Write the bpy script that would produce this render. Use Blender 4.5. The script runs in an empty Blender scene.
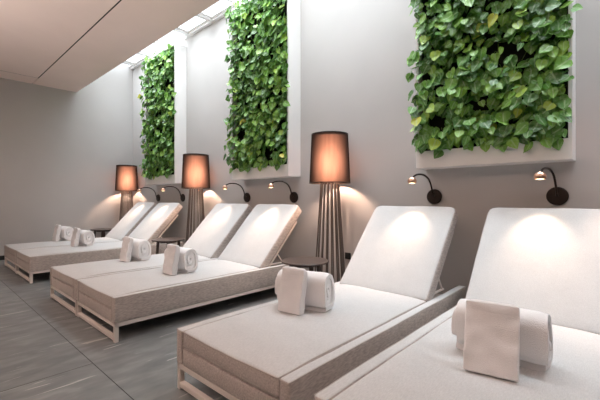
import bpy, bmesh, math, random
from mathutils import Vector, Matrix, noise

C = bpy.context.scene
S = 1.15            # metres per unit of eye height; every coordinate below is in eye heights
                    # U runs along the planted wall away from the camera, N towards that wall, H up
PI = math.pi

# ------------------------------------------------------------------ camera
cam_d = bpy.data.cameras.new('camera')
cam = bpy.data.objects.new('camera', cam_d)
C.collection.objects.link(cam)
cam.location = (0, 0, 1.0 * S)
cam.rotation_euler = (PI / 2, 0, math.radians(42.42))
cam_d.sensor_width = 36
cam_d.lens = 356.16 / 600 * 36
cam_d.shift_y = -1.07 / 600
cam_d.clip_start = 0.05
C.camera = cam

# ------------------------------------------------------------------ world (bright overcast sky above the skylight)
W = bpy.data.worlds.new('overcast_sky')
C.world = W
W.use_nodes = True
wn = W.node_tree.nodes
wl = W.node_tree.links
wn['Background'].inputs['Color'].default_value = (0.87, 0.945, 1.0, 1)
# overcast sky, brightest around the veiled sun high above
SUNV = Vector((0.0, -math.sin(math.radians(12)), math.cos(math.radians(12))))
wtc = wn.new('ShaderNodeTexCoord')
wdt = wn.new('ShaderNodeVectorMath'); wdt.operation = 'DOT_PRODUCT'; wdt.inputs[1].default_value = SUNV
wl.new(wtc.outputs['Generated'], wdt.inputs[0])
wmx = wn.new('ShaderNodeMath'); wmx.operation = 'MAXIMUM'; wmx.inputs[1].default_value = 0.0; wl.new(wdt.outputs['Value'], wmx.inputs[0])
wpw = wn.new('ShaderNodeMath'); wpw.operation = 'POWER'; wpw.inputs[1].default_value = 5.0; wl.new(wmx.outputs[0], wpw.inputs[0])
wma = wn.new('ShaderNodeMath'); wma.operation = 'MULTIPLY_ADD'; wma.inputs[1].default_value = 22.0; wma.inputs[2].default_value = 1.6
wl.new(wpw.outputs[0], wma.inputs[0]); wl.new(wma.outputs[0], wn['Background'].inputs['Strength'])

# portal over the skylight opening: guides the sampling of the sky, gives no light itself
def portal(name, loc, rot, sx, sy):
    d = bpy.data.lights.new(name, 'AREA')
    d.shape = 'RECTANGLE'; d.size = sx; d.size_y = sy
    d.cycles.is_portal = True
    o = bpy.data.objects.new(name, d)
    o.location = loc; o.rotation_euler = rot
    C.collection.objects.link(o)
NE, NW, UF, UR, SK, CH, NB = 2.085, 3.115, 7.54, -2.6, 3.70, 2.982, -3.2
portal('skylight_portal', (-(UF + UR) / 2 * S, (NE + NW) / 2 * S, (SK + 0.12) * S), (0, 0, 0), (UF - UR) * S, (NW - NE) * S)

# added uplighters, unseen behind the camera, put in to warm and brighten the ceiling
def fill_uplight(power, col=(1.0, 0.89, 0.83)):
    d = bpy.data.lights.new('added_fill_beam', 'AREA')
    d.shape = 'DISK'; d.size = 0.34; d.energy = power; d.color = col; d.spread = math.radians(115)
    o = bpy.data.objects.new('added_fill_beam', d)
    o.rotation_euler = (PI - 0.35, 0, 0)
    C.collection.objects.link(o)
    return o
FILL = 68

C.view_settings.view_transform = 'Standard'
C.view_settings.look = 'None'
C.view_settings.exposure = 0.14
C.view_settings.gamma = 1.0
C.view_settings.use_curve_mapping = False
C.cycles.max_bounces = 12
C.cycles.diffuse_bounces = 7
C.cycles.transparent_max_bounces = 12
C.cycles.sample_clamp_indirect = 6.0
C.cycles.caustics_reflective = False
C.cycles.caustics_refractive = False
C.cycles.use_denoising = True

# ------------------------------------------------------------------ materials
def mat(name, col, rough=0.6, metal=0.0, spec=0.5):
    m = bpy.data.materials.new(name); m.use_nodes = True
    b = m.node_tree.nodes['Principled BSDF']
    b.inputs['Base Color'].default_value = (*col, 1)
    b.inputs['Roughness'].default_value = rough
    b.inputs['Metallic'].default_value = metal
    b.inputs['Specular IOR Level'].default_value = spec
    return m
def nd(m, t, **kw):
    n = m.node_tree.nodes.new(t)
    for k, v in kw.items():
        if hasattr(n, k): setattr(n, k, v)
        else: n.inputs[k].default_value = v
    return n
def lk(m, a, b): m.node_tree.links.new(a, b)
def bsdf(m): return m.node_tree.nodes['Principled BSDF']
def ramp(m, stops):
    r = nd(m, 'ShaderNodeValToRGB')
    e = r.color_ramp.elements
    e[0].position, e[0].color = stops[0][0], (*stops[0][1], 1)
    e[1].position, e[1].color = stops[-1][0], (*stops[-1][1], 1)
    for p, c in stops[1:-1]:
        x = e.new(p); x.color = (*c, 1)
    return r
def objcoord(m, scale=(1, 1, 1)):
    tc = nd(m, 'ShaderNodeTexCoord'); mp = nd(m, 'ShaderNodeMapping')
    mp.inputs['Scale'].default_value = scale
    lk(m, tc.outputs['Object'], mp.inputs['Vector'])
    return mp.outputs['Vector']
def bump(m, height, strength, dist=0.002):
    b = nd(m, 'ShaderNodeBump'); b.inputs['Strength'].default_value = strength; b.inputs['Distance'].default_value = dist
    lk(m, height, b.inputs['Height']); lk(m, b.outputs['Normal'], bsdf(m).inputs['Normal'])

def plaster(name, col, rough=0.75):
    m = mat(name, col, rough, spec=0.25)
    v = objcoord(m)
    n = nd(m, 'ShaderNodeTexNoise'); n.inputs['Scale'].default_value = 1.6; n.inputs['Detail'].default_value = 5
    lk(m, v, n.inputs['Vector'])
    r = ramp(m, [(0.3, tuple(c * 0.97 for c in col)), (0.7, tuple(min(1, c * 1.02) for c in col))])
    lk(m, n.outputs['Fac'], r.inputs['Fac']); lk(m, r.outputs['Color'], bsdf(m).inputs['Base Color'])
    f = nd(m, 'ShaderNodeTexNoise'); f.inputs['Scale'].default_value = 90
    lk(m, v, f.inputs['Vector']); bump(m, f.outputs['Fac'], 0.15, 0.001)
    return m
M = {}
M['wall'] = plaster('wall_plaster', (0.53, 0.515, 0.505))
M['ceiling'] = plaster('ceiling_board', (0.92, 0.765, 0.70), 0.7)
M['gap'] = mat('shadow_gap', (0.03, 0.025, 0.02), 0.8)
M['white'] = mat('white_lacquer', (0.88, 0.87, 0.86), 0.45)
M['bar'] = mat('white_glazing_bar', (0.86, 0.86, 0.86), 0.5)
M['planter'] = mat('white_planter_board', (0.88, 0.86, 0.84), 0.5)
M['baseboard'] = mat('dark_baseboard', (0.015, 0.014, 0.014), 0.5)

def fabric(name, col, weave=260, contrast=0.10, bstr=0.35):
    m = mat(name, col, 0.9, spec=0.15)
    v = objcoord(m)
    a = nd(m, 'ShaderNodeTexNoise'); a.inputs['Scale'].default_value = weave; a.inputs['Detail'].default_value = 2
    mp = nd(m, 'ShaderNodeMapping'); mp.inputs['Scale'].default_value = (1, 0.25, 1)
    lk(m, v, mp.inputs['Vector']); lk(m, mp.outputs['Vector'], a.inputs['Vector'])
    c = nd(m, 'ShaderNodeTexNoise'); c.inputs['Scale'].default_value = 9; c.inputs['Detail'].default_value = 4
    lk(m, v, c.inputs['Vector'])
    cc = nd(m, 'ShaderNodeMapRange'); cc.inputs['To Min'].default_value = 0.36; cc.inputs['To Max'].default_value = 0.64; lk(m, c.outputs['Fac'], cc.inputs['Value'])
    mx = nd(m, 'ShaderNodeMath', operation='ADD'); lk(m, a.outputs['Fac'], mx.inputs[0]); lk(m, cc.outputs[0], mx.inputs[1])
    r = ramp(m, [(0.7, tuple(x * (1 - contrast) for x in col)), (1.3, tuple(min(1, x * (1 + contrast * 0.6)) for x in col))])
    h = nd(m, 'ShaderNodeMath', operation='MULTIPLY'); h.inputs[1].default_value = 0.5
    lk(m, mx.outputs[0], h.inputs[0])
    r.color_ramp.elements[0].position = 0.35; r.color_ramp.elements[1].position = 0.65
    lk(m, h.outputs[0], r.inputs['Fac']); lk(m, r.outputs['Color'], bsdf(m).inputs['Base Color'])
    bump(m, a.outputs['Fac'], bstr, 0.003)
    bsdf(m).inputs['Sheen Weight'].default_value = 0.15
    return m
M['linen'] = fabric('light_linen', (0.60, 0.597, 0.595), 230, 0.13, 0.3)
M['piping'] = mat('piping_cord', (0.46, 0.42, 0.39), 0.85, spec=0.1)
M['tray'] = fabric('taupe_side_linen', (0.53, 0.475, 0.44), 110, 0.34, 0.4)
M['towel'] = fabric('white_terry', (0.88, 0.86, 0.855), 320, 0.06, 0.9)
M['frame'] = mat('sand_painted_metal', (0.80, 0.74, 0.69), 0.45)
M['dark_metal'] = mat('dark_bronze_metal', (0.035, 0.024, 0.020), 0.4, metal=0.6)
M['rod'] = mat('bronze_rod', (0.16, 0.13, 0.115), 0.35, metal=0.3)
M['copper'] = mat('brushed_copper', (0.78, 0.50, 0.36), 0.3, metal=0.85)
M['table'] = mat('dark_table_lacquer', (0.075, 0.055, 0.048), 0.35)
M['socket'] = mat('black_plastic', (0.02, 0.02, 0.02), 0.4)
M['soil'] = mat('dark_felt', (0.012, 0.013, 0.009), 0.95, spec=0.1)
M['stem'] = mat('green_stem', (0.10, 0.16, 0.03), 0.6)

def emit(name, col, s):
    m = bpy.data.materials.new(name); m.use_nodes = True
    nt = m.node_tree; nt.nodes.remove(nt.nodes['Principled BSDF'])
    e = nt.nodes.new('ShaderNodeEmission'); e.inputs['Color'].default_value = (*col, 1); e.inputs['Strength'].default_value = s
    nt.links.new(e.outputs[0], nt.nodes['Material Output'].inputs['Surface'])
    return m
M['bulb'] = emit('lit_bulb', (1.0, 0.62, 0.32), 12)
M['led'] = emit('lit_led', (1.0, 0.72, 0.42), 9)

# skylight glass
g = bpy.data.materials.new('clear_glass'); g.use_nodes = True
nt = g.node_tree; nt.nodes.remove(nt.nodes['Principled BSDF'])
tr = nt.nodes.new('ShaderNodeBsdfTransparent'); gl = nt.nodes.new('ShaderNodeBsdfGlossy'); gl.inputs['Roughness'].default_value = 0.02
mx = nt.nodes.new('ShaderNodeMixShader')
mx.inputs[0].default_value = 0.04; nt.links.new(tr.outputs[0], mx.inputs[1]); nt.links.new(gl.outputs[0], mx.inputs[2])
nt.links.new(mx.outputs[0], nt.nodes['Material Output'].inputs['Surface'])
M['glass'] = g

# lamp shade: dark woven cloth that lets warm light through
g = bpy.data.materials.new('brown_shade_cloth'); g.use_nodes = True
nt = g.node_tree; nt.nodes.remove(nt.nodes['Principled BSDF'])
df = nt.nodes.new('ShaderNodeBsdfDiffuse'); tl = nt.nodes.new('ShaderNodeBsdfTranslucent'); ad = nt.nodes.new('ShaderNodeAddShader')
df.inputs['Color'].default_value = (0.055, 0.036, 0.030, 1)
tc = nt.nodes.new('ShaderNodeTexCoord'); mp = nt.nodes.new('ShaderNodeMapping'); mp.inputs['Scale'].default_value = (14, 14, 1.0)
no = nt.nodes.new('ShaderNodeTexNoise'); no.inputs['Scale'].default_value = 2.2; no.inputs['Detail'].default_value = 4
cr = nt.nodes.new('ShaderNodeValToRGB')
cr.color_ramp.elements[0].position = 0.3; cr.color_ramp.elements[0].color = (0.062, 0.034, 0.025, 1)
cr.color_ramp.elements[1].position = 0.7; cr.color_ramp.elements[1].color = (0.085, 0.049, 0.038, 1)
nt.links.new(tc.outputs['Object'], mp.inputs[0]); nt.links.new(mp.outputs[0], no.inputs['Vector'])
nt.links.new(no.outputs['Fac'], cr.inputs[0]); 
# the slanting path through the weave is longer, so it lets less light through
ge = nt.nodes.new('ShaderNodeNewGeometry'); dt = nt.nodes.new('ShaderNodeVectorMath'); dt.operation = 'DOT_PRODUCT'
nt.links.new(ge.outputs['Normal'], dt.inputs[0]); nt.links.new(ge.outputs['Incoming'], dt.inputs[1])
am = nt.nodes.new('ShaderNodeMath'); am.operation = 'ABSOLUTE'; nt.links.new(dt.outputs['Value'], am.inputs[0])
pw = nt.nodes.new('ShaderNodeMath'); pw.operation = 'POWER'; pw.inputs[1].default_value = 4.5; nt.links.new(am.outputs[0], pw.inputs[0])
sc_ = nt.nodes.new('ShaderNodeVectorMath'); sc_.operation = 'SCALE'
nt.links.new(cr.outputs[0], sc_.inputs[0]); nt.links.new(pw.outputs[0], sc_.inputs['Scale']); nt.links.new(sc_.outputs[0], tl.inputs['Color'])
nt.links.new(df.outputs[0], ad.inputs[0]); nt.links.new(tl.outputs[0], ad.inputs[1])
nt.links.new(ad.outputs[0], nt.nodes['Material Output'].inputs['Surface'])
M['shade'] = g

# floor: large slate-look tiles, grain and pale streaks running towards the planted wall
m = M['floor'] = mat('slate_tile', (0.13, 0.13, 0.125), 0.42, spec=0.45)
v = objcoord(m, (1.0, 1.0, 1.0))
bk = nd(m, 'ShaderNodeTexBrick'); bk.offset = 0.5
bk.inputs['Scale'].default_value = 1.0
bk.inputs['Brick Width'].default_value = 2.4 ; bk.inputs['Row Height'].default_value = 1.2
bk.inputs['Mortar Size'].default_value = 0.003; bk.inputs['Mortar Smooth'].default_value = 0.1
bk.inputs['Color1'].default_value = (0.46, 0.46, 0.46, 1); bk.inputs['Color2'].default_value = (0.56, 0.56, 0.56, 1)
bk.inputs['Mortar'].default_value = (0.0, 0.0, 0.0, 1)
mpf = nd(m, 'ShaderNodeMapping'); mpf.inputs['Location'].default_value = (0.35, -0.75 * S, 0)
lk(m, v, mpf.inputs['Vector']); lk(m, mpf.outputs['Vector'], bk.inputs['Vector'])
def streak(sx, sy, sc, det, dist=0.0):
    mp = nd(m, 'ShaderNodeMapping'); mp.inputs['Scale'].default_value = (sx, sy, 1)
    lk(m, v, mp.inputs['Vector'])
    n = nd(m, 'ShaderNodeTexNoise'); n.inputs['Scale'].default_value = sc; n.inputs['Detail'].default_value = det; n.inputs['Distortion'].default_value = dist
    lk(m, mp.outputs['Vector'], n.inputs['Vector'])
    return n.outputs['Fac']
base = streak(3.4, 1.3, 3.0, 14, 0.3)
r1 = ramp(m, [(0.25, (0.135, 0.146, 0.150)), (0.5, (0.19, 0.203, 0.206)), (0.75, (0.27, 0.283, 0.285))])
lk(m, base, r1.inputs['Fac'])
st = streak(14.0, 1.5, 1.5, 5, 0.5)
r2 = ramp(m, [(0.655, (0, 0, 0)), (0.69, (0.8, 0.8, 0.8))])
lk(m, st, r2.inputs['Fac'])
mc = nd(m, 'ShaderNodeMixRGB', blend_type='MIX'); mc.inputs['Color2'].default_value = (0.52, 0.52, 0.51, 1)
lk(m, r2.outputs['Color'], mc.inputs['Fac']); lk(m, r1.outputs['Color'], mc.inputs['Color1'])
ml = nd(m, 'ShaderNodeMixRGB', blend_type='MULTIPLY'); ml.inputs['Fac'].default_value = 1.0
dbl = nd(m, 'ShaderNodeMixRGB', blend_type='ADD'); dbl.inputs['Fac'].default_value = 1.0
lk(m, bk.outputs['Color'], dbl.inputs['Color1']); lk(m, bk.outputs['Color'], dbl.inputs['Color2'])
lk(m, mc.outputs['Color'], ml.inputs['Color1']); lk(m, dbl.outputs['Color'], ml.inputs['Color2'])
lk(m, ml.outputs['Color'], bsdf(m).inputs['Base Color'])
bump(m, base, 0.12, 0.004)

# leaves: each leaf its own green, with paler variegation along the veins
m = M['leaf'] = mat('heart_leaf', (0.08, 0.20, 0.03), 0.38, spec=0.5)
ge = nd(m, 'ShaderNodeNewGeometry')
rl = ramp(m, [(0.0, (0.05, 0.15, 0.025)), (0.35, (0.095, 0.26, 0.04)), (0.65, (0.17, 0.37, 0.055)), (0.95, (0.26, 0.48, 0.07)), (0.995, (0.44, 0.60, 0.08)), (1.0, (0.62, 0.56, 0.07))])
lk(m, ge.outputs['Random Per Island'], rl.inputs['Fac'])
uv = nd(m, 'ShaderNodeUVMap'); uv.uv_map = 'leaf'
sp = nd(m, 'ShaderNodeSeparateXYZ'); lk(m, uv.outputs['UV'], sp.inputs[0])
ab = nd(m, 'ShaderNodeMath', operation='ABSOLUTE'); lk(m, sp.outputs['X'], ab.inputs[0])
mr = nd(m, 'ShaderNodeMapRange'); mr.inputs['From Min'].default_value = 0.0; mr.inputs['From Max'].default_value = 0.10
mr.inputs['To Min'].default_value = 0.55; mr.inputs['To Max'].default_value = 0.0
lk(m, ab.outputs[0], mr.inputs['Value'])
nz = nd(m, 'ShaderNodeTexNoise'); nz.inputs['Scale'].default_value = 42; nz.inputs['Detail'].default_value = 3
lk(m, objcoord(m), nz.inputs['Vector'])
nr = nd(m, 'ShaderNodeMapRange'); nr.inputs['From Min'].default_value = 0.5; nr.inputs['From Max'].default_value = 0.7; nr.inputs['To Max'].default_value = 0.30
lk(m, nz.outputs['Fac'], nr.inputs['Value'])
mxx = nd(m, 'ShaderNodeMath', operation='MAXIMUM'); lk(m, mr.outputs[0], mxx.inputs[0]); lk(m, nr.outputs[0], mxx.inputs[1])
pc = nd(m, 'ShaderNodeMixRGB'); pc.inputs['Color2'].default_value = (0.50, 0.66, 0.40, 1)
lk(m, mxx.outputs[0], pc.inputs['Fac']); lk(m, rl.outputs['Color'], pc.inputs['Color1'])
lk(m, pc.outputs['Color'], bsdf(m).inputs['Base Color'])
tl = nd(m, 'ShaderNodeBsdfTranslucent'); lk(m, pc.outputs['Color'], tl.inputs['Color'])
ms = nd(m, 'ShaderNodeMixShader'); ms.inputs[0].default_value = 0.22
lk(m, bsdf(m).outputs[0], ms.inputs[1]); lk(m, tl.outputs[0], ms.inputs[2])
lk(m, ms.outputs[0], m.node_tree.nodes['Material Output'].inputs['Surface'])

# ------------------------------------------------------------------ mesh helpers (eye-height units)
class MB:
    def __init__(s): s.v = []; s.f = []; s.uv = None
    def add(s, vs, fs):
        k = len(s.v); s.v += [tuple(p) for p in vs]; s.f += [tuple(i + k for i in f) for f in fs]
    def box(s, x0, x1, y0, y1, z0, z1):
        s.add([(x0,y0,z0),(x1,y0,z0),(x1,y1,z0),(x0,y1,z0),(x0,y0,z1),(x1,y0,z1),(x1,y1,z1),(x0,y1,z1)],
              [(0,3,2,1),(4,5,6,7),(0,1,5,4),(1,2,6,5),(2,3,7,6),(3,0,4,7)])
    def bar(s, a, b, w, t):
        # rectangular bar from a to b, w across (x), t the other way
        a = Vector(a); b = Vector(b); d = (b - a).normalized()
        x = Vector((1, 0, 0)) if abs(d.x) < 0.9 else Vector((0, 1, 0))
        y = d.cross(x).normalized(); x = y.cross(d).normalized()
        vs = []
        for p in (a, b):
            for i, j in ((-1,-1),(1,-1),(1,1),(-1,1)): vs.append(p + x * i * w / 2 + y * j * t / 2)
        s.add(vs, [(3,2,1,0),(4,5,6,7),(0,1,5,4),(1,2,6,5),(2,3,7,6),(3,0,4,7)])
    def tube(s, pts, r, n=10, closed=False, r1=None):
        pts = [Vector(p) for p in pts]; m = len(pts); vs = []; up = None
        for i, p in enumerate(pts):
            if closed: d = pts[(i + 1) % m] - pts[i - 1]
            else: d = pts[min(i + 1, m - 1)] - pts[max(i - 1, 0)]
            d.normalize()
            if up is None: up = Vector((0, 0, 1)) if abs(d.z) < 0.9 else Vector((1, 0, 0))
            x = up.cross(d)
            if x.length < 1e-4: x = Vector((1, 0.3, 0)).cross(d)
            x.normalize(); up = d.cross(x)
            rr = r if r1 is None else r + (r1 - r) * i / (m - 1)
            for k in range(n):
                a = 2 * PI * k / n; vs.append(p + (x * math.cos(a) + up * math.sin(a)) * rr)
        fs = []
        for i in range(m if closed else m - 1):
            j = (i + 1) % m
            for k in range(n): fs.append((i*n+k, i*n+(k+1)%n, j*n+(k+1)%n, j*n+k))
        if not closed: fs += [tuple(range(n))[::-1], tuple((m-1)*n+k for k in range(n))]
        s.add(vs, fs)
    def lathe(s, prof, c=(0, 0, 0), n=32, close=False):
        vs = []
        for r, z in prof:
            for k in range(n):
                a = 2 * PI * k / n; vs.append((c[0] + r * math.cos(a), c[1] + r * math.sin(a), c[2] + z))
        fs = []; m = len(prof)
        for i in range(m if close else m - 1):
            j = (i + 1) % m
            for k in range(n): fs.append((i*n+k, i*n+(k+1)%n, j*n+(k+1)%n, j*n+k))
        if not close:
            if prof[0][0] > 1e-6: fs.append(tuple(range(n))[::-1])
            if prof[-1][0] > 1e-6: fs.append(tuple((m-1)*n+k for k in range(n)))
        s.add(vs, fs)
    def rbox(s, x0, x1, y0, y1, z0, z1, r, seg=(8, 12, 3), edge=3, fn=None):
        # rounded box on a grid, fn displaces each vertex
        h = [(x1-x0)/2, (y1-y0)/2, (z1-z0)/2]; c = [(x0+x1)/2, (y0+y1)/2, (z0+z1)/2]
        def coords(hh, n):
            e = [-hh + r * (1 - math.cos(PI/2 * i/edge)) * 1.0 for i in range(edge)]
            inn = [-hh + r + (2*hh - 2*r) * i / n for i in range(n + 1)]
            return e + inn + [-t for t in reversed(e)]
        G = [coords(h[i], seg[i]) for i in range(3)]
        idx = {}; vs = []
        def vert(i, j, k):
            if (i, j, k) in idx: return idx[(i, j, k)]
            p = Vector((G[0][i], G[1][j], G[2][k]))
            q = Vector([max(-(h[a]-r), min(h[a]-r, p[a])) for a in range(3)])
            d = p - q
            if d.length > 1e-9: p = q + d.normalized() * r
            p = Vector((p[0]+c[0], p[1]+c[1], p[2]+c[2]))
            if fn: p = fn(p)
            idx[(i, j, k)] = len(vs); vs.append(p); return idx[(i, j, k)]
        n0, n1, n2 = len(G[0])-1, len(G[1])-1, len(G[2])-1
        fs = []
        for i in range(n0):
            for j in range(n1):
                fs.append((vert(i,j,0),vert(i,j+1,0),vert(i+1,j+1,0),vert(i+1,j,0)))
                fs.append((vert(i,j,n2),vert(i+1,j,n2),vert(i+1,j+1,n2),vert(i,j+1,n2)))
        for i in range(n0):
            for k in range(n2):
                fs.append((vert(i,0,k),vert(i+1,0,k),vert(i+1,0,k+1),vert(i,0,k+1)))
                fs.append((vert(i,n1,k),vert(i,n1,k+1),vert(i+1,n1,k+1),vert(i+1,n1,k)))
        for j in range(n1):
            for k in range(n2):
                fs.append((vert(0,j,k),vert(0,j,k+1),vert(0,j+1,k+1),vert(0,j+1,k)))
                fs.append((vert(n0,j,k),vert(n0,j+1,k),vert(n0,j+1,k+1),vert(n0,j,k+1)))
        s.add(vs, fs)
    def build(s, name, m, parent=None, smooth=True, sharp=35, bevel=None, band=None):
        # band = (material, axis): faces turned away from the axis take this second, darker taupe
        me = bpy.data.meshes.new(name)
        me.from_pydata([(x*S, y*S, z*S) for x, y, z in s.v], [], s.f)
        me.materials.append(m)
        bm = bmesh.new(); bm.from_mesh(me)
        if s.uv is None: bmesh.ops.recalc_face_normals(bm, faces=bm.faces)
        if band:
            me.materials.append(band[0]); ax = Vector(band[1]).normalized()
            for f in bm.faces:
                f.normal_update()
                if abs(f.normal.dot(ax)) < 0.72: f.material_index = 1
        if bevel:
            bmesh.ops.bevel(bm, geom=list(bm.edges), offset=bevel*S, segments=2, affect='EDGES', clamp_overlap=True)
        if smooth:
            for f in bm.faces: f.smooth = True
            a = math.radians(sharp)
            for e in bm.edges:
                if len(e.link_faces) == 2 and e.calc_face_angle(0) > a: e.smooth = False
        bm.to_mesh(me); bm.free()
        if s.uv is not None:
            l = me.uv_layers.new(name='leaf')
            for lp in me.loops: l.data[lp.index].uv = s.uv[lp.vertex_index]
        o = bpy.data.objects.new(name, me); C.collection.objects.link(o)
        if parent: o.parent = parent
        return o

def tag(o, label=None, cat=None, group=None, kind=None):
    if label: o['label'] = label
    if cat: o['category'] = cat
    if group: o['group'] = group
    if kind: o['kind'] = kind
    return o
def empty(name, U, N, H=0, rz=0):
    o = bpy.data.objects.new(name, None); o.location = (-U*S, N*S, H*S); o.rotation_euler = (0, 0, rz)
    o.empty_display_size = 0.1
    C.collection.objects.link(o); return o
def copy_tree(o, parent=None):
    c = o.copy(); C.collection.objects.link(c)
    if parent: c.parent = parent
    for ch in list(o.children): copy_tree(ch, c)
    return c
def wob(p, sc, amp, seed=0):
    q = Vector((p[0]*sc + seed, p[1]*sc + seed*1.7, p[2]*sc - seed))
    return noise.noise(q) * amp

# ------------------------------------------------------------------ the setting
def struct(name, m, boxes, parent=None, bevel=None):
    b = MB()
    for (u0, u1, n0, n1, h0, h1) in boxes: b.box(-u1, -u0, n0, n1, h0, h1)
    o = b.build(name, m, parent, smooth=bool(bevel), bevel=bevel)
    if not parent: tag(o, kind='structure')
    return o
T = 0.15
struct('floor', M['floor'], [(UR-T, UF+T, NB-T, NW+T, -T, 0)])
struct('wall_back', M['wall'], [(UR, UF, NW, NW+T, 0, SK+0.1)])
struct('wall_left', M['wall'], [(UF, UF+T, NB, NW+T, 0, SK+0.1)])
M['low_bounce'] = plaster('dark_low_bounce', (0.07, 0.045, 0.032), 0.6)  # dark finish given to the unseen walls to cut bounced light
struct('wall_right', M['low_bounce'], [(UR-T, UR, NB, NW+T, 0, SK+0.1)])
struct('wall_front', M['low_bounce'], [(UR-T, UF+T, NB-T, NB, 0, SK+0.1)])
NM, UM, GP = 1.410, 7.112, 0.016
struct('ceiling', M['ceiling'], [(UR, UF, NM+GP, NE, CH, SK+0.1), (UM+GP, UF, NB, NM, CH, SK+0.1), (UR, UM, NB, NM, CH, SK+0.1)])
struct('trim_1', M['gap'], [(UR, UM+GP, NM, NM+GP, CH+0.002, CH+0.03), (UM, UM+GP, NB, NM, CH+0.002, CH+0.03)])
struct('baseboard_left', M['baseboard'], [(UF-0.012, UF, NB, NW-0.012, 0, 0.072)])
struct('baseboard_back', M['baseboard'], [(UR, UF, NW-0.012, NW, 0, 0.072)])

# the long skylight over the planted wall: stepped white frame, cross bars, glass
sky_root = struct('window_1', M['bar'], [(UR, UF, NW-0.05, NW, SK-0.02, SK+0.06), (UR, UF, NE, NE+0.05, SK-0.02, SK+0.06),
                                           (UR, UF, NW-0.085, NW-0.05, SK+0.015, SK+0.06), (UR, UF, NE+0.05, NE+0.085, SK+0.015, SK+0.06)])
k = 0
U = 5.29 - 0.67 * 11
while U < UF:
    if U > UR:
        b = MB(); b.box(-(U+0.028), -(U-0.028), NE+0.05, NW-0.05, SK-0.02, SK+0.06)
        b.box(-(U+0.062), -(U-0.062), NE+0.085, NW-0.085, SK+0.015, SK+0.05)
        b.build('glazing_bar', M['bar'], sky_root, smooth=False)
    U += 0.67
b = MB(); b.box(-UF, -UR, NE+0.05, NW-0.05, SK+0.062, SK+0.07); b.build('glass_pane', M['glass'], sky_root, smooth=False)

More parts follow.
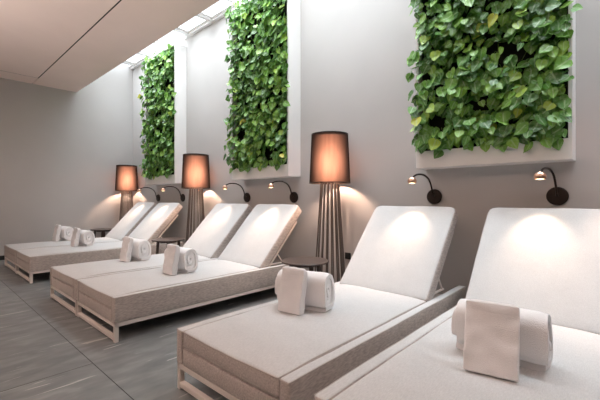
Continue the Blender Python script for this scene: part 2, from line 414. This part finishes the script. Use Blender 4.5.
# ------------------------------------------------------------------ loungers
LW, LL = 0.835, 1.985       # width and length
HB, HT = 0.134, 0.316      # underside and top of the upholstery
def make_lounger():
    root = empty('sun_lounger', 0, 0)
    w = LW / 2
    tag(root, 'lounger', 'sun lounger', 'sun loungers in pairs along the planted wall')
    bt = 0.028
    f = MB()      # perimeter rails
    for sx in (-1, 1):
        x = sx * (w - bt/2 - 0.004); f.box(x-bt/2, x+bt/2, 0.004, LL-0.004, HB-0.026, HB)
    for y in (0.004, LL-0.004-bt): f.box(-w+0.004, w-0.004, y, y+bt, HB-0.026, HB)
    for y in (0.6, 1.15): f.box(-w+0.01, w-0.01, y, y+bt, HB-0.026, HB-0.004)
    fr = f.build('frame', M['frame'], root, bevel=0.002)
    for y in (0.004, LL-0.004-bt):
        b = MB(); b.box(-w+0.030, w-0.030, y, y+bt, 0.012, 0.040); b.build('lower_rail', M['frame'], root, bevel=0.002)
        for sx in (-1, 1):
            x = sx * (w - bt/2 - 0.004); b = MB(); b.box(x-bt/2, x+bt/2, y, y+bt, 0.0, HB-0.026)
            b.build('leg', M['frame'], root, bevel=0.002)
    # upholstered tray: two side bolsters and a lower front, open behind the seat
    sr = 0.058
    def puff(p):
        return p + Vector((wob(p, 5, 0.003, 3), wob(p, 6, 0.002, 5), wob(p, 5, 0.002, 7) if p[2] > 0.25 else 0))
    for sx in (-1, 1):
        b = MB(); x0, x1 = sorted((sx*w, sx*(w-sr)))
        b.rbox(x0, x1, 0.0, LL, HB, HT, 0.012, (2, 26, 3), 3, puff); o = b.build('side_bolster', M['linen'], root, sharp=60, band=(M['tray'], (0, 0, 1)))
        q = MB(); xe = sx*(w-0.004)
        q.tube([puff(Vector((xe, 0.003 + (LL-0.006)*i/28, HT-0.004))) for i in range(29)], 0.0035, 6)
        xi = sx*(w-sr+0.004)
        q.tube([puff(Vector((xi, 0.002, HB+0.012 + (HT-HB-0.016)*i/6))) for i in range(7)], 0.003, 6)
        q.build('piping', M['piping'], o)
    b = MB(); xi = w - sr - 0.001
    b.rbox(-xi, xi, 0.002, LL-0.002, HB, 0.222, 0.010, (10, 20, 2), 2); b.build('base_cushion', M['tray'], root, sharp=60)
    # seat mattress
    def crown(p):
        x, y, z = p; t = max(0, 1 - (x/xi)**4); d = Vector((0, 0, 0))
        if z > 0.27:
            d.z += 0.010 * t * min(1, y/0.15) - 0.010 * math.exp(-y/0.05) * (0.35 + 0.65*t*0.6)
            d.z += wob(p, 4, 0.005, 1) + wob(p, 11, 0.0018, 2)
        if y < 0.05: d.y -= 0.006 * t * (1 if z > 0.24 else 0.4); d.z += wob(p, 7, 0.002, 8)
        return p + d
    SL = 1.385
    b = MB(); b.rbox(-xi, xi, 0.004, SL, 0.225, HT+0.002, 0.016, (14, 24, 3), 3, crown)
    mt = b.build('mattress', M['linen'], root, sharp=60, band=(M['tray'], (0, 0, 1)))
    q = MB(); e = 0.004
    path = [(-xi+e+0.003, SL-0.02 - (SL-0.03)*i/24) for i in range(25)] + [(-xi+0.01+(2*xi-0.02)*i/16, 0.008) for i in range(17)] + [(xi-e-0.003, 0.012+(SL-0.03)*i/24) for i in range(25)]
    q.tube([crown(Vector((x, y-0.002, HT-0.0035))) for x, y in path], 0.0035, 6)
    q.tube([crown(Vector((-xi+0.01+(2*xi-0.02)*i/16, 0.003, 0.237))) for i in range(17)], 0.003, 6)
    q.build('piping', M['piping'], mt)
    # raised backrest: cushion, white flat frame behind it, struts down to the rear
    hinge = Vector((0, 1.365, HT+0.006)); ang = math.atan2(0.61, 0.575); BL, BT = 0.855, 0.095
    def bk_(p):       # p: x, along, behind
        a = Vector((0, math.cos(ang), math.sin(ang))); n = Vector((0, math.sin(ang), -math.cos(ang)))
        return hinge + Vector((p[0], 0, 0)) + a * p[1] + n * p[2]
    wb = 0.362
    def bfn(p):
        x, y, z = p
        # rounded upper corners
        cx = wb - 0.055
        if y > BL - 0.055 and abs(x) > cx:
            dx, dy = abs(x) - cx, y - (BL - 0.055); r_ = math.hypot(dx, dy); m_ = max(dx, dy)
            if r_ > 1e-6: dx, dy = dx * m_ / r_, dy * m_ / r_; x = math.copysign(cx + dx, x); y = BL - 0.055 + dy
        t = max(0, 1 - (x/wb)**4) * max(0, 1 - ((y - BL/2)/(BL/2))**4)
        if z < 0.03: z -= 0.008 * t
        z += wob((x, y, z), 4, 0.004, 11); x += wob((x, y, z), 6, 0.003, 13)
        return bk_((x, y, z))
    b = MB(); b.rbox(-wb, wb, 0, BL, 0, BT, 0.020, (16, 18, 3), 3, bfn)
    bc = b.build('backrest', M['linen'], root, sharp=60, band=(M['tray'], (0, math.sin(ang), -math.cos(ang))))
    q = MB()
    ring = []
    for t in range(21): ring.append((-wb+0.006, 0.02 + (BL-0.075)*t/20))
    for t in range(1, 7): a_ = PI - PI/2*t/6; ring.append((-wb+0.055+0.049*math.cos(a_), BL-0.055+0.049*math.sin(a_)))
    for t in range(1, 17): ring.append((-wb+0.055+(2*wb-0.11)*t/16, BL-0.006))
    for t in range(1, 7): a_ = PI/2 - PI/2*t/6; ring.append((wb-0.055+0.049*math.cos(a_), BL-0.055+0.049*math.sin(a_)))
    for t in range(1, 21): ring.append((wb-0.006, BL-0.055-(BL-0.075)*t/20))
    q.tube([bk_((x, y, BT-0.006)) for x, y in ring], 0.003, 6)
    q.build('piping', M['piping'], bc)
    b = MB()
    for sx in (-1, 1): b.bar(bk_((sx*(wb-0.030), 0.04, BT+0.026)), bk_((sx*(wb-0.030), 0.70, BT+0.026)), 0.024, 0.018)
    for y in (0.06, 0.40, 0.69): b.bar(bk_((-wb+0.02, y, BT+0.026)), bk_((wb-0.02, y, BT+0.026)), 0.018, 0.016)
    b.build('backrest_frame', M['frame'], root, bevel=0.002)
    for sx in (-1, 1):
        b = MB(); x = sx*(wb-0.030)
        p = bk_((x, 0.27, BT+0.026)); b.bar(p + Vector((0,0,-0.004)), (x, 1.72, 0.325), 0.010, 0.010)
        b.build('strut', M['frame'], root)
        b = MB(); b.bar((x, 1.50, 0.327), (x, 1.74, 0.327), 0.014, 0.012); b.build('ratchet_rail', M['frame'], root)
    return root
P = 2.583; UC = 0.865; gC, gB = 0.057, 0.008; NF = 0.95
spots = [(UC - gC - LW/2, 'pale linen sun lounger with the largest towel pair, closest to the viewer'),
         (UC + gC + LW/2, 'pale linen sun lounger beside the dark power socket, foot end nearest to the viewer'),
         (UC + P - gB - LW/2, 'linen lounger of the middle pair, its long side open to the tiled gap'),
         (UC + P + gB + LW/2, 'linen lounger of the middle pair, on the side towards the far wall'),
         (UC + 2*P - gB - LW/2, 'linen lounger of the farthest pair, its long grey side in view'),
         (UC + 2*P + gB + LW/2, 'linen lounger closest to the grey far wall, beyond its twin')]
lp = make_lounger()
for i, (u, lab) in enumerate(spots):
    o = lp if i == 0 else copy_tree(lp)
    o.location = (-u*S, NF*S, 0); o['label'] = lab

# ------------------------------------------------------------------ towels
def make_roll():
    L, a, b_ = 0.335, 0.086, 0.116     # length along x, half depth, half height
    turns, t = 3.4, 0.0225
    n = 84; outer = []; inner = []
    for i in range(n + 1):
        s = i / n; th = -0.5*PI - 0.35 + s * turns * 2 * PI
        k = 1 - s * 0.80
        def pt(kk):
            c_, s_ = math.cos(th), math.sin(th); q_ = 2.7 if s_ > 0 else 4.5; e = 1 / (abs(c_)**q_ + abs(s_)**q_)**(1/q_)   # slumped, squarish roll
            return (a*kk*e*c_*(1 + 0.03*math.sin(3*th + 1)), b_*kk*e*s_*(1 + 0.02*math.sin(2*th)))
        outer.append(pt(k)); inner.append(pt(max(0.05, k - t/a*0.98)))
    prof = outer + inner[::-1]; m_ = len(prof); N_ = 14; vs = []; fs = []
    for j in range(N_ + 1):
        x = -L/2 + L*j/N_; e = min(j, N_ - j); sh = 1 - (0.05 if e == 0 else 0.012 if e == 1 else 0)
        for i, (y, z) in enumerate(prof):
            s_ = (i if i <= n else 2*n + 1 - i)/n
            d = wob((x, y, z), 14, 0.011, 4) + wob((x, y, z), 30, 0.005, 9)
            xx = x + (0.010*math.sin(9*s_) + 0.006*math.sin(31*s_)) * (1 if e == 0 else 0)
            vs.append((xx, y*(1 + d*3)*(sh if i <= n else 1), b_ + z*(1 + d*3)*(sh if i <= n else 1)))
    for j in range(N_):
        for i in range(m_):
            k = (i + 1) % m_; fs.append((j*m_+i, j*m_+k, (j+1)*m_+k, (j+1)*m_+i))
    for j in (0, N_):
        for i in range(n): fs.append((j*m_+i, j*m_+i+1, j*m_+(m_-2-i), j*m_+(m_-1-i)))
    mb = MB(); mb.add(vs, fs)
    zmin = min(v[2] for v in vs); mb.v = [(x, y, z - zmin) for x, y, z in mb.v]
    return mb.build('rolled_towel', M['towel'], sharp=70)
def make_folded():
    # a towel folded over three times, standing on edge: layers joined at the top fold
    Wd, Hh = 0.160, 0.258; mb = MB()
    lay = [(-0.024, -0.009), (-0.009, 0.006), (0.006, 0.021)]
    def f(p):
        x, y, z = p
        y += wob(p, 9, 0.010, 21) + wob(p, 28, 0.007, 23) + 0.004*math.sin(z*60)*(abs(x)/Wd); x += wob(p, 6, 0.007, 25); z += wob(p, 8, 0.004, 27) * (z/Hh)
        return Vector((x, y, z))
    for i, (y0, y1) in enumerate(lay):
        e = 0.006 * (i % 2)
        mb.rbox(-Wd/2 + e, Wd/2 - e*0.5, y0, y1 + 0.002, 0, Hh - 0.004*i, 0.0074, (10, 1, 14), 3, f)
    # wrap at the top and one side that holds the layers together
    mb.rbox(-Wd/2 + 0.002, Wd/2 - 0.002, -0.025, 0.022, Hh - 0.05, Hh + 0.006, 0.020, (8, 2, 2), 4, f)
    zmin = min(v[2] for v in mb.v); mb.v = [(x, y, z - zmin) for x, y, z in mb.v]
    return mb.build('folded_towel', M['towel'], sharp=70)
roll, fold = make_roll(), make_folded()
where = ['on the lounger closest to the viewer', 'on the lounger beside the dark power socket', 'on the near lounger of the middle pair',
         'on the middle pair\'s lounger towards the far wall', 'on the farthest pair\'s lounger with its long side in view', 'on the lounger closest to the far wall']
# (centre of roll U, centre of folded U, small turns)
tw = [(0.395, 0.378, 0.0, 0.16), (1.475, 1.455, 0.22, 0.12), (3.08, 3.00, 0.06, 0.04), (4.02, 3.98, 0.05, 0.03), (5.79, 5.74, 0.05, 0.03), (6.74, 6.69, 0.05, 0.03)]
top = HT + 0.012
for i, (ur, uf, ar, af) in enumerate(tw):
    r_ = roll if i == 0 else roll.copy(); f_ = fold if i == 0 else fold.copy()
    if i: C.collection.objects.link(r_); C.collection.objects.link(f_)
    r_.location = (-ur*S, (1.685, 1.645, 1.70, 1.70, 1.70, 1.70)[i]*S, (top - 0.003)*S); r_.rotation_euler = (0, 0, ar)
    if i % 2: r_.scale = (1.0, 1.0, 1.03)
    if i == 0: f_.scale = (1.14, 1.1, 1.03)
    else: f_.scale = (1.0, 1.0, 1.0)
    f_.location = (-uf*S, (1.485, 1.51, 1.555, 1.555, 1.555, 1.555)[i]*S, (top + 0.002)*S); f_.rotation_euler = (-0.34 if i == 0 else -0.17, 0, af)
    tag(r_, 'white rolled towel ' + where[i], 'towel', 'rolled white towels on the loungers')
    tag(f_, 'white folded towel ' + where[i], 'towel', 'folded white towels on the loungers')

# ------------------------------------------------------------------ floor lamps
def make_lamp():
    root = empty('floor_lamp', 0, 0)
    r1, r2, z1, z2 = 0.208, 0.186, 1.16, 1.650
    b = MB()
    prof = [(r1 + (r2-r1)*i/8, z1 + (z2-z1)*i/8) for i in range(9)]
    b.lathe(prof, n=64); b.f = [f for f in b.f if len(f) == 4]; sh = b.build('lamp_shade', M['shade'], root, sharp=50)
    b = MB()
    for r_, z_ in ((r1, z1), (r2, z2)):
        b = MB(); b.lathe([(r_+0.0015, z_-0.004), (r_+0.0015, z_+0.008), (r_-0.006, z_+0.008), (r_-0.006, z_-0.004)], n=64, close=True)
        b.build('shade_trim', M['dark_metal'], sh)
    n = 16
    rt, rb, zb = 0.088, 0.165, 0.022
    b = MB()
    for k in range(n):
        a = 2*PI*(k + 0.3)/n
        p = (rb*math.cos(a), rb*math.sin(a), zb); q = (rt*math.cos(a), rt*math.sin(a), 1.20)
        rr = MB(); rr.tube([p, q], 0.0068, 8); rr.build('rod', M['rod'], root)
    b = MB(); b.lathe([(0.0, 0.0), (0.18, 0.0), (0.18, 0.018), (0.17, 0.024), (0.0, 0.024)], n=48); b.build('base', M['dark_metal'], root)
    b = MB(); b.lathe([(rt+0.012, 1.196), (rt+0.012, 1.212), (rt-0.012, 1.212), (rt-0.012, 1.196)], n=40, close=True)
    for k in range(3):
        a = 2*PI*k/3; b.tube([(0, 0, 1.206), ((r1-0.006)*math.cos(a), (r1-0.006)*math.sin(a), 1.206)], 0.005, 6)
    b.build('shade_carrier', M['dark_metal'], root)
    b = MB(); b.lathe([(0, 1.20), (0.02, 1.20), (0.02, 1.29), (0, 1.29)], n=16); b.build('bulb_holder', M['dark_metal'], root)
    b = MB(); b.lathe([(0, 1.285), (0.012, 1.29), (0.024, 1.32), (0.024, 1.34), (0.014, 1.362), (0, 1.368)], n=20); b.build('bulb', M['bulb'], root)
    b = MB(); b.lathe([(0, z2-0.03), (r2-0.004, z2-0.03), (r2-0.004, z2-0.026), (0, z2-0.026)], n=48); b.build('added_top_blocker', M['shade'], root)  # added unseen disc, dims the light leaving the top of the shade
    b = MB(); b.tube([(0.105, -0.02, 1.21), (0.105, -0.02, 1.13)], 0.0015, 5)
    pc_ = b.build('pull_chain', M['copper'], root)
    b = MB(); b.lathe([(0, -0.012), (0.009, -0.006), (0.009, 0.006), (0, 0.012)], (0.105, -0.02, 1.125), 10); b.build('pull_knob', M['copper'], pc_)
    d = bpy.data.lights.new('bulb_glow', 'POINT'); d.energy = LAMP_W; d.color = (1.0, 0.66, 0.48); d.shadow_soft_size = 0.05*S
    l = bpy.data.objects.new('bulb_glow', d); C.collection.objects.link(l); l.parent = root; l.location = (0, 0, 1.335*S)
    return root
LAMP_W = 88
lamps = [(2.225, 'tall floor lamp with brown shade, closest to the viewer, behind round table'),
         (4.745, 'tall floor lamp with brown shade between middle and farthest lounger pairs'),
         (7.27, 'floor lamp with brown shade in the corner by the far wall'),
         (-0.36, 'floor lamp with brown shade beyond the closest lounger')]
l0 = make_lamp()
for i, (u, lab) in enumerate(lamps):
    o = l0 if i == 0 else copy_tree(l0)
    o.location = (-u*S, 2.885*S, 0); tag(o, lab, 'floor lamp', 'floor lamps along the planted wall')

# ------------------------------------------------------------------ reading lights on the wall
SP_W = 20
def make_sconce(flip=0):
    root = empty('wall_reading_light', 0, 0)     # origin on the wall at the middle of the plate
    b = MB(); n = 32; R = 0.066
    prof = [(0, 0), (R, 0), (R, 0.012), (R-0.006, 0.018), (0, 0.020)]
    b.lathe(prof, n=32); b.v = [(x, -z, y) for x, y, z in b.v]; b.build('wall_plate', M['dark_metal'], root)
    pts = []
    ctrl = [(0, -0.018, 0.0), (0, -0.045, 0.03), (-0.005, -0.06, 0.09), (-0.012, -0.10, 0.15), (-0.025, -0.17, 0.183), (-0.04, -0.25, 0.185), (-0.05, -0.305, 0.168), (-0.055, -0.325, 0.145)]
    ctrl = [Vector(c) for c in ctrl]
    for i in range(len(ctrl)-1):
        p0, p1, p2, p3 = ctrl[max(i-1,0)], ctrl[i], ctrl[i+1], ctrl[min(i+2, len(ctrl)-1)]
        for t in range(6):
            t /= 6; pts.append(0.5*((2*p1)+(p2-p0)*t+(2*p0-5*p1+4*p2-p3)*t*t+(3*p1-p0-3*p2+p3)*t**3))
    pts.append(ctrl[-1])
    b = MB(); b.tube(pts, 0.0075, 8); b.build('gooseneck_arm', M['dark_metal'], root)
    c = (-0.055, -0.33, 0.128)
    b = MB(); b.lathe([(0.006, 0.030), (0.020, 0.027), (0.032, 0.014), (0.036, -0.002), (0.033, -0.018), (0.029, -0.018), (0.031, -0.002), (0.026, 0.010), (0.006, 0.022)], c, 24, close=True)
    h = b.build('lamp_head', M['copper'], root)
    b = MB(); b.lathe([(0, -0.006), (0.029, -0.008), (0.026, -0.017), (0, -0.022)], c, 20); b.build('lens', M['led'], h)
    d = bpy.data.lights.new('reading_beam', 'SPOT'); d.energy = SP_W; d.color = (1.0, 0.70, 0.50); d.spot_size = math.radians(66); d.spot_blend = 1.0; d.shadow_soft_size = 0.025
    l = bpy.data.objects.new('reading_beam', d); C.collection.objects.link(l); l.parent = root
    l.location = (c[0]*S, c[1]*S, (c[2]-0.035)*S); l.rotation_euler = (-0.22, 0, 0)
    return root
sc = [(0.358, 'copper reading light on dark gooseneck over the closest lounger'), (1.241, 'copper reading light on dark gooseneck, just beneath closest green panel\'s far corner'),
      (2.941, 'copper gooseneck reading light above the middle pair, on the side of the closest floor lamp'), (3.824, 'copper gooseneck reading light above the middle pair, on the far wall side'),
      (5.524, 'copper gooseneck reading light above the farthest pair, next to middle floor lamp'), (6.407, 'copper gooseneck reading light next to the corner floor lamp')]
s0 = make_sconce()
for i, (u, lab) in enumerate(sc):
    o = s0 if i == 0 else copy_tree(s0)
    o.location = (-u*S, NW*S, 1.02*S); tag(o, lab, 'wall light', 'reading lights on the planted wall')

# ------------------------------------------------------------------ side tables
def make_table():
    root = empty('side_table', 0, 0); R, H = 0.222, 0.433
    b = MB(); b.lathe([(0, H-0.015), (R-0.004, H-0.015), (R, H-0.011), (R, H-0.004), (R-0.004, H), (0, H)], n=56); b.build('tabletop', M['table'], root)
    b = MB(); b.lathe([(0, H-0.045), (0.12, H-0.045), (0.12, H-0.015), (0, H-0.015)], n=32); b.build('apron', M['table'], root)
    for k in range(4):
        a = PI/4 + k*PI/2 + 0.35
        b = MB(); b.bar((0.135*math.cos(a), 0.135*math.sin(a), H-0.016), (0.165*math.cos(a), 0.165*math.sin(a), 0.0), 0.030, 0.030); b.build('leg', M['table'], root, bevel=0.003)
    return root
t0 = make_table()
for i, (u, lab) in enumerate([(2.185, 'dark round side table in front of the closest floor lamp'), (4.765, 'dark round side table between middle and farthest lounger pairs'),
                              (7.285, 'dark round side table in the corner by the far wall')]):
    o = t0 if i == 0 else copy_tree(t0)
    o.location = (-u*S, 2.46*S, 0); tag(o, lab, 'side table', 'round side tables between the loungers')

r_ = empty('power_socket', 2.16, NW, 0.40)
tag(r_, 'dark power socket on the wall between floor lamp and lounger', 'power socket')
b = MB(); b.rbox(-0.034, 0.034, -0.010, 0, -0.034, 0.034, 0.003, (2,1,2), 2); b.build('cover_plate', M['socket'], r_)
b = MB(); b.lathe([(0.022, 0.010), (0.022, 0.013), (0.018, 0.013), (0.018, 0.010)], n=20, close=True); b.v = [(x, -z, y) for x, y, z in b.v]; b.build('outlet_ring', M['baseboard'], r_)

# ------------------------------------------------------------------ living walls
def leaf_template():
    # stations along the leaf: (v, half width, lobe offset)
    stv = [(-0.10, 0.20), (0.0, 0.40), (0.14, 0.50), (0.32, 0.50), (0.52, 0.41), (0.72, 0.26), (0.88, 0.12), (1.0, 0.0)]
    V = []; UVs = []; F = []
    cols = (-1, -0.5, 0, 0.5, 1)
    for i, (v_, w_) in enumerate(stv):
        for c in cols:
            y = v_
            if i == 0: y = v_ + (0.12 if c == 0 else 0.0)
            V.append((c*w_, y)); UVs.append((c*0.5, v_))
    for i in range(len(stv)-1):
        for j in range(4): F.append((i*5+j, i*5+j+1, (i+1)*5+j+1, (i+1)*5+j))
    return V, UVs, F
LV, LUV, LF = leaf_template()
def foliage(seed, parent, w, z0, z1, yf, count, size=(0.050, 0.094)):
    rnd = random.Random(seed); mb = MB(); mb.uv = []; stems = MB()
    h = z1 - z0
    nx = max(1, int(math.sqrt(count * w / h))); nz = int(count / nx)
    cells = [(i, j) for i in range(nx) for j in range(nz)]
    rnd.shuffle(cells)
    def add(x, y, z, sz, roll_, tilt, yaw):
        # leaf grows down (tip down), faces -y
        R = Matrix.Rotation(yaw, 3, 'Z') @ Matrix.Rotation(tilt, 3, 'X') @ Matrix.Rotation(roll_, 3, 'Y')
        fold_ = rnd.uniform(0.10, 0.55); curl = rnd.uniform(0.05, 0.5); wv = rnd.uniform(0, 6); k0 = len(mb.v); vs = []
        wd = rnd.uniform(0.85, 1.12)
        for (a, b_) in LV:
            out = fold_*abs(a)*0.55*-1 + curl*(b_-0.2)**2*-1 + 0.03*math.sin(wv + 9*b_ + 5*a)
            p = Vector((a*wd, out*-1*-1, -(b_-0.3)))
            p = R @ (p * sz); vs.append((x + p.x, y + p.y, z + p.z))
        # 'out' negative is away from the viewer side: flip so the midrib is the crest
        mb.add(vs, LF); mb.uv += LUV
    for (i, j) in cells:
        px = -w/2 + w*(i + rnd.uniform(-0.2, 1.2))/nx; pz = z0 + h*(j + rnd.uniform(-0.2, 1.2))/nz
        sz = rnd.uniform(*size)
        holes = noise.noise(Vector((px*5 + seed*3, pz*5, 1.7)))
        if holes > 0.26 and rnd.random() < 0.8: continue
        edge = min(px + w/2, w/2 - px)
        dep = rnd.random()**1.4
        y = yf + 0.055 - dep*0.17 + 0.03*noise.noise(Vector((px*3, pz*3, seed)))
        if edge < 0.02: y = min(y, yf - 0.035)
        if pz < z0 + 0.02: y = min(y, yf - 0.03)
        add(px, y, pz, sz, rnd.gauss(0, 0.45), rnd.gauss(-0.22, 0.26), rnd.gauss(0, 0.38))
    # trailing leaves over the edges
    for k in range(int(22 * h)):
        side = -1 if rnd.random() < 0.72 else 1
        pz = rnd.uniform(z0, z1); px = side*(w/2 + rnd.uniform(0.0, 0.055)); 
        add(px, yf - rnd.uniform(0.03, 0.10), pz, rnd.uniform(0.05, 0.095), rnd.gauss(-side*0.5, 0.6), rnd.gauss(-0.3, 0.3), rnd.gauss(side*0.3, 0.5))
    for k in range(13):
        px = -w/2 + w*rnd.random(); pz = z0 - rnd.uniform(0.0, 0.055)
        add(px, yf - rnd.uniform(0.035, 0.06), pz, rnd.uniform(0.06, 0.085), rnd.gauss(0, 0.5), rnd.gauss(-0.2, 0.2), rnd.gauss(0, 0.4))
        stems.tube([(px, yf + 0.03, z0 + 0.05), (px + 0.005, yf - 0.03, z0 + 0.025), (px, yf - 0.045, pz + 0.02)], 0.0025, 5)
    for k in range(60):
        px = -w/2 + w*rnd.random(); pz = z0 + h*rnd.random(); dx, dz = rnd.gauss(0, 0.05), -rnd.uniform(0.03, 0.12)
        stems.tube([(px, yf+0.05, pz), (px+dx*0.4, yf-0.01, pz+dz*0.2), (px+dx, yf+0.01, pz+dz)], 0.0022, 5)
    fo = mb.build('foliage', M['leaf'], parent, sharp=180)
    stems.build('stems', M['stem'], fo)
WP, BP, TP, NP = 1.064, 1.262, 3.54, 2.909
def living_wall(u0, lab, seed):
    d = NW - NP; root = empty('living_wall_panel', u0 + WP/2, NP)
    tag(root, lab, 'green wall', 'planted panels on the long wall')
    w = WP/2; th = 0.022; hb = 0.138
    b = MB()
    for sx in (-1, 1):
        x0, x1 = sorted((sx*w, sx*(w-th))); b.box(x0, x1, 0, d, BP, TP)
    b.box(-w+th, w-th, 0, d, TP-th, TP)
    b.build('frame', M['white'], root, smooth=False)
    b = MB(); b.box(-w+th, w-th, 0.0, d, BP, BP+hb); b.build('planter_board', M['planter'], root, smooth=False)
    b = MB(); b.box(-w+th, w-th, 0.075, 0.10, BP+hb, TP-th); b.build('growing_felt', M['soil'], root, smooth=False)
    foliage(seed, root, WP - 2*th - 0.02, BP+hb+0.02, TP-0.03, 0.012, 2000)
living_wall(0.255, 'white framed living wall of heart shaped leaves, closest and largest in view', 4)
living_wall(0.255 + P, 'white framed living wall panel above the middle pair of loungers', 8)
living_wall(0.255 + 2*P, 'white framed living wall panel above the farthest loungers, next to corner', 15)

# ------------------------------------------------------------------ added uplighters, out of view, as fill for the ceiling
for i, (u, n_, lab) in enumerate([(-0.4, -1.9, 'white bowl uplighter added out of view to brighten the ceiling, behind the closest lounger'), (2.3, -1.9, 'white bowl uplighter added out of view to brighten the ceiling, opposite the middle lounger pair'),
                                  (4.4, -1.9, 'white bowl uplighter added out of view to brighten the ceiling, opposite the farthest lounger pair')]):
    e = empty('added_uplighter', u, n_, 0)
    tag(e, lab, 'uplighter', 'bowl uplighters added out of view to brighten the ceiling')
    b = MB(); b.lathe([(0, 0), (0.13, 0), (0.13, 0.015), (0, 0.02)], n=32); b.build('base', M['white'], e)
    b = MB(); b.tube([(0, 0, 0.018), (0, 0, 1.06)], 0.013, 12); b.build('pole', M['white'], e)
    b = MB(); b.lathe([(0, 1.055), (0.06, 1.06), (0.14, 1.10), (0.18, 1.16), (0.172, 1.16), (0.13, 1.108), (0.05, 1.07), (0, 1.068)], n=40); b.build('bowl', M['white'], e)
    l = fill_uplight(FILL); l.parent = e; l.location = (0, 0, 1.15*S)
